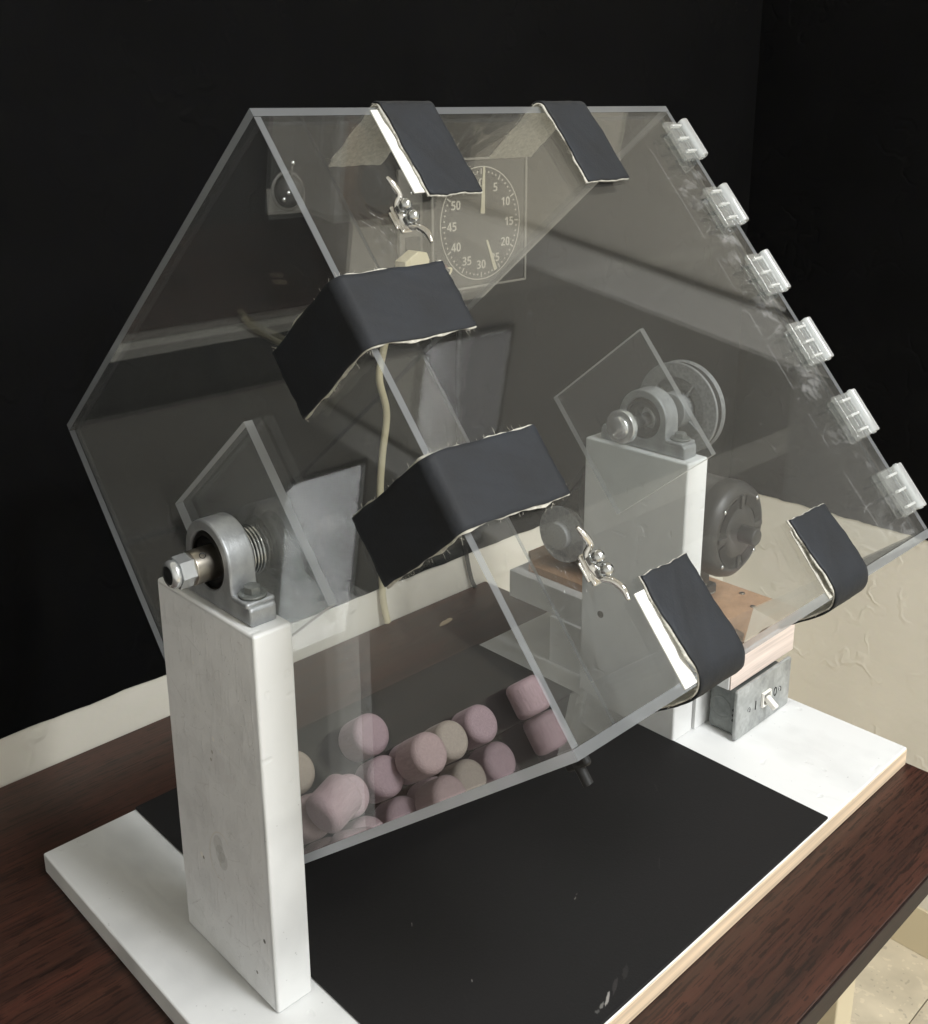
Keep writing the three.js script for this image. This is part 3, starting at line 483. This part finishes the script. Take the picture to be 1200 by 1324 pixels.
part('rim', toX(lathe([[0.006, -0.0075], [0.031, -0.0075], [0.0325, -0.0068], [0.0325, -0.0055], [0.024, -0.0012], [0.024, 0.0012], [0.0325, 0.0055], [0.0325, 0.0075], [0.006, 0.0075]], 56)), M.palePulley, smallP);
part('hub', toX(lathe([[0, -0.016], [0.014, -0.016], [0.0155, -0.0145], [0.0155, -0.007], [0, -0.007]], 40)), M.palePulley, smallP);
{ // belt round both pulleys: outer tangents
  const d = Math.hypot(AX - SY, -SZ), base = Math.atan2(AX - SY, 0 - SZ), off = Math.asin((BR - SR) / d), pts = [];   // angle measured from +z towards +y
  const arc = (cy, cz, r, a0, a1) => { for (let i = 0; i <= 24; i++) { const a = lerp(a0, a1, i / 24); pts.push([cy + r * Math.sin(a), cz + r * Math.cos(a)]); } };
  arc(AX, 0, BR, base - Math.PI / 2 - off, base + Math.PI / 2 + off); arc(SY, SZ, SR, base + Math.PI / 2 + off, base + Math.PI * 1.5 - off);
  const pos = [], idx = [], n = pts.length, prof = [[0.0042, 0.0028], [-0.0042, 0.0028], [-0.0026, -0.003], [0.0026, -0.003]];
  pts.forEach((q, i) => { const a = pts[(i + n - 1) % n], b = pts[(i + 1) % n], l = Math.hypot(b[0] - a[0], b[1] - a[1]), ny = (b[1] - a[1]) / l, nz = -(b[0] - a[0]) / l, s = -1; for (const [x, o] of prof) pos.push(PX + x, q[0] - s * -ny * o * -1, q[1] - s * -nz * o * -1); });
  for (let i = 0; i < n; i++) for (let k = 0; k < 4; k++) { const a = i * 4 + k, b = i * 4 + (k + 1) % 4, c = ((i + 1) % n) * 4 + k, f = ((i + 1) % n) * 4 + (k + 1) % 4; idx.push(a, b, c, b, f, c); }
  const g = new THREE.BufferGeometry(); g.setAttribute('position', new THREE.Float32BufferAttribute(pos, 3)); g.setIndex(idx); const q = g.toNonIndexed(); q.computeVertexNormals();
  tag(part('drive_belt', boxUV(q), M.belt, scene), 'black V-belt running from the motor pulley up to the large pulley', 'drive belt');
}
const motor = thing('electric_motor', 'dark grey electric motor with vented end bell, on the tan board behind the right post', 'motor', [0.322, 0.1905, 0.03]);
part('body', toZ(lathe([[0, -0.150], [0.040, -0.150], [0.046, -0.146], [0.0485, -0.135], [0.0485, 0.004], [0, 0.004]], 56)), M.motor, motor);
part('end_bell', toZ(lathe([[0.0497, 0], [0.0497, 0.012], [0.0475, 0.0185], [0.042, 0.0225], [0.0385, 0.0232], [0.0385, 0.0215], [0.0255, 0.0225], [0.0255, 0.024], [0.018, 0.0255], [0.0, 0.0258]], 64)), M.motor, motor);
for (let k = 0; k < 4; k++) { // vent slots and ribs of the bell
  const s = new THREE.Shape(), a0 = 0.25 + k * Math.PI / 2, a1 = a0 + 1.07; s.absarc(0, 0, 0.0372, a0, a1, false); s.absarc(0, 0, 0.0275, a1, a0, true);
  part('vent', boxUV(new THREE.ExtrudeGeometry(s, { depth: 0.0012, bevelEnabled: false, curveSegments: 20 })).translate(0, 0, 0.0222), M.black, motor);
  part('vent_rib', box(0.0052, 0.0145, 0.003, 0, 0.032, 0.0235, 0.001), M.motor, motor).rotation.z = a0 + 1.07 + 0.25 - Math.PI / 2;
}
part('shaft_cap', toZ(lathe([[0, 0.017], [0.0075, 0.017], [0.009, 0.0155], [0.009, 0], [0, 0]], 32)).translate(0, -0.0005, 0.0258), M.motor, motor);
for (let k = 0; k < 4; k++) { const a = 0.8 + k * Math.PI / 2; part('screw', toZ(lathe([[0, 0.0022], [0.002, 0.0016], [0.0028, 0], [0, 0]], 16)).translate(0.0405 * Math.cos(a), 0.0405 * Math.sin(a), 0.0226), M.steel, motor); }
part('cradle', join([box(0.07, 0.012, 0.1, 0, -0.0865, -0.07, 0.002), box(0.05, 0.034, 0.014, 0, -0.064, -0.03, 0.002), box(0.05, 0.034, 0.014, 0, -0.064, -0.11, 0.002)]), M.motor, motor);
part('gearbox', join([box(0.06, 0.07, 0.05, -0.002, -0.0485, -0.172, 0.006, 3), toX(cyl(0.0055, 0.035, 20)).translate(-0.033, SY - 0.1905, SZ - 0.03)]), M.motor, motor);

const sw = thing('switch_box', 'galvanised steel switch box with a white toggle, on the base board under the shelf', 'switch', [0.3135, 0.0003, 0.0795]);
const sb = part('box', slab(-0.044, 0.0395, 0.001, 0.0502, -0.0165, 0.0155, 0.0035), M.zinc, sw);
part('knockout', toX(lathe([[0.0102, 0], [0.0112, 0.0005], [0.0122, 0]], 32)).rotateY(Math.PI).translate(-0.044, 0.027, -0.003), M.zinc, sb);
for (let k = 0; k < 3; k++) part('slot_hole', toX(cyl(0.0015, 0.0008, 12)).translate(-0.0442, 0.018 + k * 0.0055, 0.0118), M.black, sb);
{ const s = new THREE.Shape(), a = -0.0505, b = 0.0485, y0 = 0, y1 = 0.0525, r = 0.003; s.moveTo(a + r, y0); s.lineTo(b - r, y0); s.quadraticCurveTo(b, y0, b, y0 + r); s.lineTo(b, y1 - r); s.quadraticCurveTo(b, y1, b - r, y1); s.lineTo(a + r, y1); s.quadraticCurveTo(a, y1, a, y1 - r); s.lineTo(a, y0 + r); s.quadraticCurveTo(a, y0, a + r, y0);
  const pl = part('cover_plate', boxUV(new THREE.ExtrudeGeometry(s, { depth: 0.0008, bevelEnabled: true, bevelSize: 0.0012, bevelThickness: 0.0014, bevelSegments: 3 })).translate(0, 0.0015, 0.0171), M.platePale, sw);
  const zf = 0.0196;
  for (const x of [-0.0285, 0.0295]) { part('screw', toZ(lathe([[0, 0.0012], [0.0018, 0.001], [0.0026, 0], [0, 0]], 20)).translate(x, 0.0265, zf - 0.0003), M.steel, pl); part('screw_slot', box(0.0007, 0.0042, 0.0005, x, 0.0265, zf + 0.0008, 0).rotateZ(0), M.black, pl); }
  part('on_mark', box(0.0011, 0.0098, 0.0004, -0.0165, 0.0265, zf, 0), M.black, pl);
  part('off_mark', toZ(lathe([[0.0026, -0.0002], [0.0034, -0.0002], [0.0034, 0.0002], [0.0026, 0.0002], [0.0026, -0.0002]], 24)).scale(0.85, 1.5, 1).translate(0.0205, 0.0265, zf), M.black, pl);
  part('toggle', join([box(0.0155, 0.0018, 0.0028, 0.001, 0.0345, zf + 0.0012, 0.0004), box(0.0018, 0.0155, 0.0028, -0.0058, 0.0277, zf + 0.0012, 0.0004), box(0.0018, 0.0155, 0.0028, 0.0078, 0.0277, zf + 0.0012, 0.0004), box(0.0155, 0.0018, 0.0028, 0.001, 0.0207, zf + 0.0012, 0.0004), box(0.0062, 0.0066, 0.0145, 0.001, 0, 0, 0.0015, 3).rotateX(0.62).translate(0, 0.0250, zf + 0.0068)]), M.plasticWhite, pl);
}

// ---------------------------------------------------------------- on the wall: timer, outlet, cords, fitting
const dialTex = canvasTex(1024, 1024, (k, w) => {
  k.fillStyle = '#22211f'; k.fillRect(0, 0, w, w); k.translate(w / 2, w / 2);
  k.strokeStyle = '#b3aea0'; k.fillStyle = '#b3aea0'; k.lineWidth = 9; k.beginPath(); k.arc(0, 0, 497, 0, 7); k.stroke();
  for (let i = 0; i < 60; i++) { const a = i * Math.PI / 30; k.save(); k.rotate(a); if (i % 5 === 0) k.fillRect(-6, -482, 12, 50); else { k.beginPath(); k.arc(0, -455, 9, 0, 7); k.fill(); } k.restore(); }
  k.font = 'bold 108px sans-serif'; k.textAlign = 'center'; k.textBaseline = 'middle';
  for (let i = 0; i < 12; i++) { const a = i * Math.PI / 6; k.fillText(String(i * 5), 360 * Math.sin(a), -362 * Math.cos(a) + 4); }
});
const timer = thing('wall_timer', 'square black darkroom-style timer with a round numbered dial, on the wall behind the box', 'timer', [0.3485, 0.465, WB + 0.0018]);
part('case', slab(-0.078, 0.0785, -0.0745, 0.0755, 0, 0.022, 0.004), M.caseGrey, timer);
part('case_rim', join([slab(0.0772, 0.0800, -0.076, 0.077, 0.0222, 0.0245, 0.0008), slab(-0.0800, -0.0772, -0.076, 0.077, 0.0222, 0.0245, 0.0008), slab(-0.0772, 0.0772, -0.0762, -0.0736, 0.0222, 0.0245, 0.0008), slab(-0.0772, 0.0772, 0.0746, 0.0772, 0.0222, 0.0245, 0.0008)]), M.caseRim, timer);
part('dial', new THREE.CircleGeometry(0.0685, 96).translate(0, 0, 0.0238), std({ map: dialTex, roughness: 0.6 }), timer);
const hand = (len, w0, w1, ang, z, tail) => { const s = new THREE.Shape(); s.moveTo(-w0, tail); s.lineTo(w0, tail); s.lineTo(w1, len); s.lineTo(-w1, len); return part('hand', boxUV(new THREE.ExtrudeGeometry(s, { depth: 0.0008, bevelEnabled: false })).rotateZ(ang).translate(0, 0, z), M.handPaint, timer); };
hand(0.066, 0.0034, 0.0016, -0.045, 0.0252, 0.012); hand(0.062, 0.0014, 0.0026, -2.75, 0.0246, 0.022);
{ const s = new THREE.Shape(); s.absarc(0, 0, 0.0075, 0.6, 5.6, false); s.absarc(0, 0, 0.0045, 5.6, 0.6, true); part('red_emblem', boxUV(new THREE.ExtrudeGeometry(s, { depth: 0.0006, bevelEnabled: false })).translate(-0.0605, -0.0505, 0.0222), std({ color: 0x5e2a22, roughness: 0.6 }), timer);
  const c = new THREE.Shape(); c.moveTo(-0.004, 0.005); c.lineTo(0.0062, 0.005); c.quadraticCurveTo(0.006, -0.004, -0.004, -0.0055); c.quadraticCurveTo(0.002, -0.002, 0.003, 0.0025); c.lineTo(-0.004, 0.005); part('white_emblem', boxUV(new THREE.ExtrudeGeometry(c, { depth: 0.0006, bevelEnabled: false })).translate(-0.0535, -0.052, 0.0230), M.cream, timer); }
tag(part('timer_cord', new THREE.TubeGeometry(new THREE.CatmullRomCurve3([V(0.333, 0.392, WB + 0.009), V(0.327, 0.3, WB + 0.006), V(0.33, 0.15, WB + 0.006), V(0.339, 0.04, WB + 0.006), V(0.352, -0.012, WB + 0.006), V(0.353, -0.0172, WB + 0.01)]), 60, 0.003, 10), M.black, scene), 'black cord hanging down the wall from the timer to the table', 'cord');

const outlet = thing('wall_outlet', 'grey metal outlet plate on the wall left of the timer', 'outlet', [0.2615, 0.47, WB + 0.0018]);
part('plate', slab(-0.026, 0.026, -0.062, 0.062, 0, 0.006, 0.0022), M.greyPlate, outlet);
part('socket', slab(-0.0185, 0.004, -0.004, 0.022, 0.0062, 0.0078, 0.0018), M.caseGrey, outlet);
part('socket', slab(-0.0185, 0.004, -0.04, -0.014, 0.0062, 0.0078, 0.0018), M.caseGrey, outlet);
for (const y of [0.035, -0.052]) part('screw', toZ(lathe([[0, 0.001], [0.002, 0.0008], [0.0026, 0], [0, 0]], 16)).translate(-0.007, y, 0.006), M.steel, outlet);
const plug = thing('plug_and_cord', 'cream plug in the wall outlet with a cream cord hanging to the table', 'power cord', [0, 0, 0]);
{ const s = new THREE.Shape(); s.moveTo(-0.016, -0.013); s.lineTo(0.013, -0.013); s.lineTo(0.0175, 0.004); s.lineTo(0.014, 0.0115); s.lineTo(0.002, 0.014); s.lineTo(-0.017, 0.004); s.lineTo(-0.016, -0.013);
  part('plug', boxUV(new THREE.ExtrudeGeometry(s, { depth: 0.016, bevelEnabled: true, bevelSize: 0.0015, bevelThickness: 0.0015, bevelSegments: 2 })).translate(0.243, 0.4265, WB + 0.0115), M.cream, plug);
  part('cord', new THREE.TubeGeometry(new THREE.CatmullRomCurve3([V(0.236, 0.414, WB + 0.02), V(0.214, 0.38, WB + 0.02), V(0.2, 0.332, WB + 0.016), V(0.196, 0.30, WB + 0.012), V(0.207, 0.255, WB + 0.01), V(0.199, 0.205, WB + 0.01), V(0.195, 0.163, WB + 0.009), V(0.196, 0.098, WB + 0.008), V(0.196, 0.02, WB + 0.007), V(0.199, -0.013, WB + 0.011)]), 120, 0.0042, 12), M.cream, plug); }
const fitScale = 0.78, fit = thing('wall_fitting', 'small dark wall fitting with two bright screw heads, left of the outlet', 'wall fitting', [0.085, 0.512, WB + 0.0018]);
fit.scale.setScalar(fitScale);
part('plate', slab(-0.03, 0.031, -0.024, 0.01, 0, 0.003, 0.0012), M.greyPaint, fit);
part('dome', toZ(lathe([[0, 0.02], [0.01, 0.019], [0.017, 0.014], [0.0205, 0.006], [0.0215, 0], [0, 0]], 40)).translate(0.003, 0.006, 0.0031), M.caseGrey, fit);
part('ring', toZ(lathe([[0.0215, 0], [0.024, 0.003], [0.0265, 0]], 40)).translate(0.003, 0.006, 0.0031), M.greyPaint, fit);
for (const [x, y] of [[-0.010, 0.005], [-0.0175, -0.003]]) part('screw', toZ(lathe([[0, 0.004], [0.003, 0.003], [0.0042, 0], [0, 0]], 20)).translate(x, y, 0.022), M.steel, fit);
part('knob', new THREE.SphereGeometry(0.0038, 20, 14).translate(0.0095, 0.042, 0.008), M.steel, fit);
part('lever', taper([[0.0095, 0.042, 0.008], [0.008, 0.034, 0.008], [0.006, 0.024, 0.008]], [0.0014, 0.0016, 0.0018]), M.greyPaint, fit);

scene.traverse((o) => { if (o.isMesh) { o.castShadow = true; o.receiveShadow = true; } });
renderer.render(scene, camera);
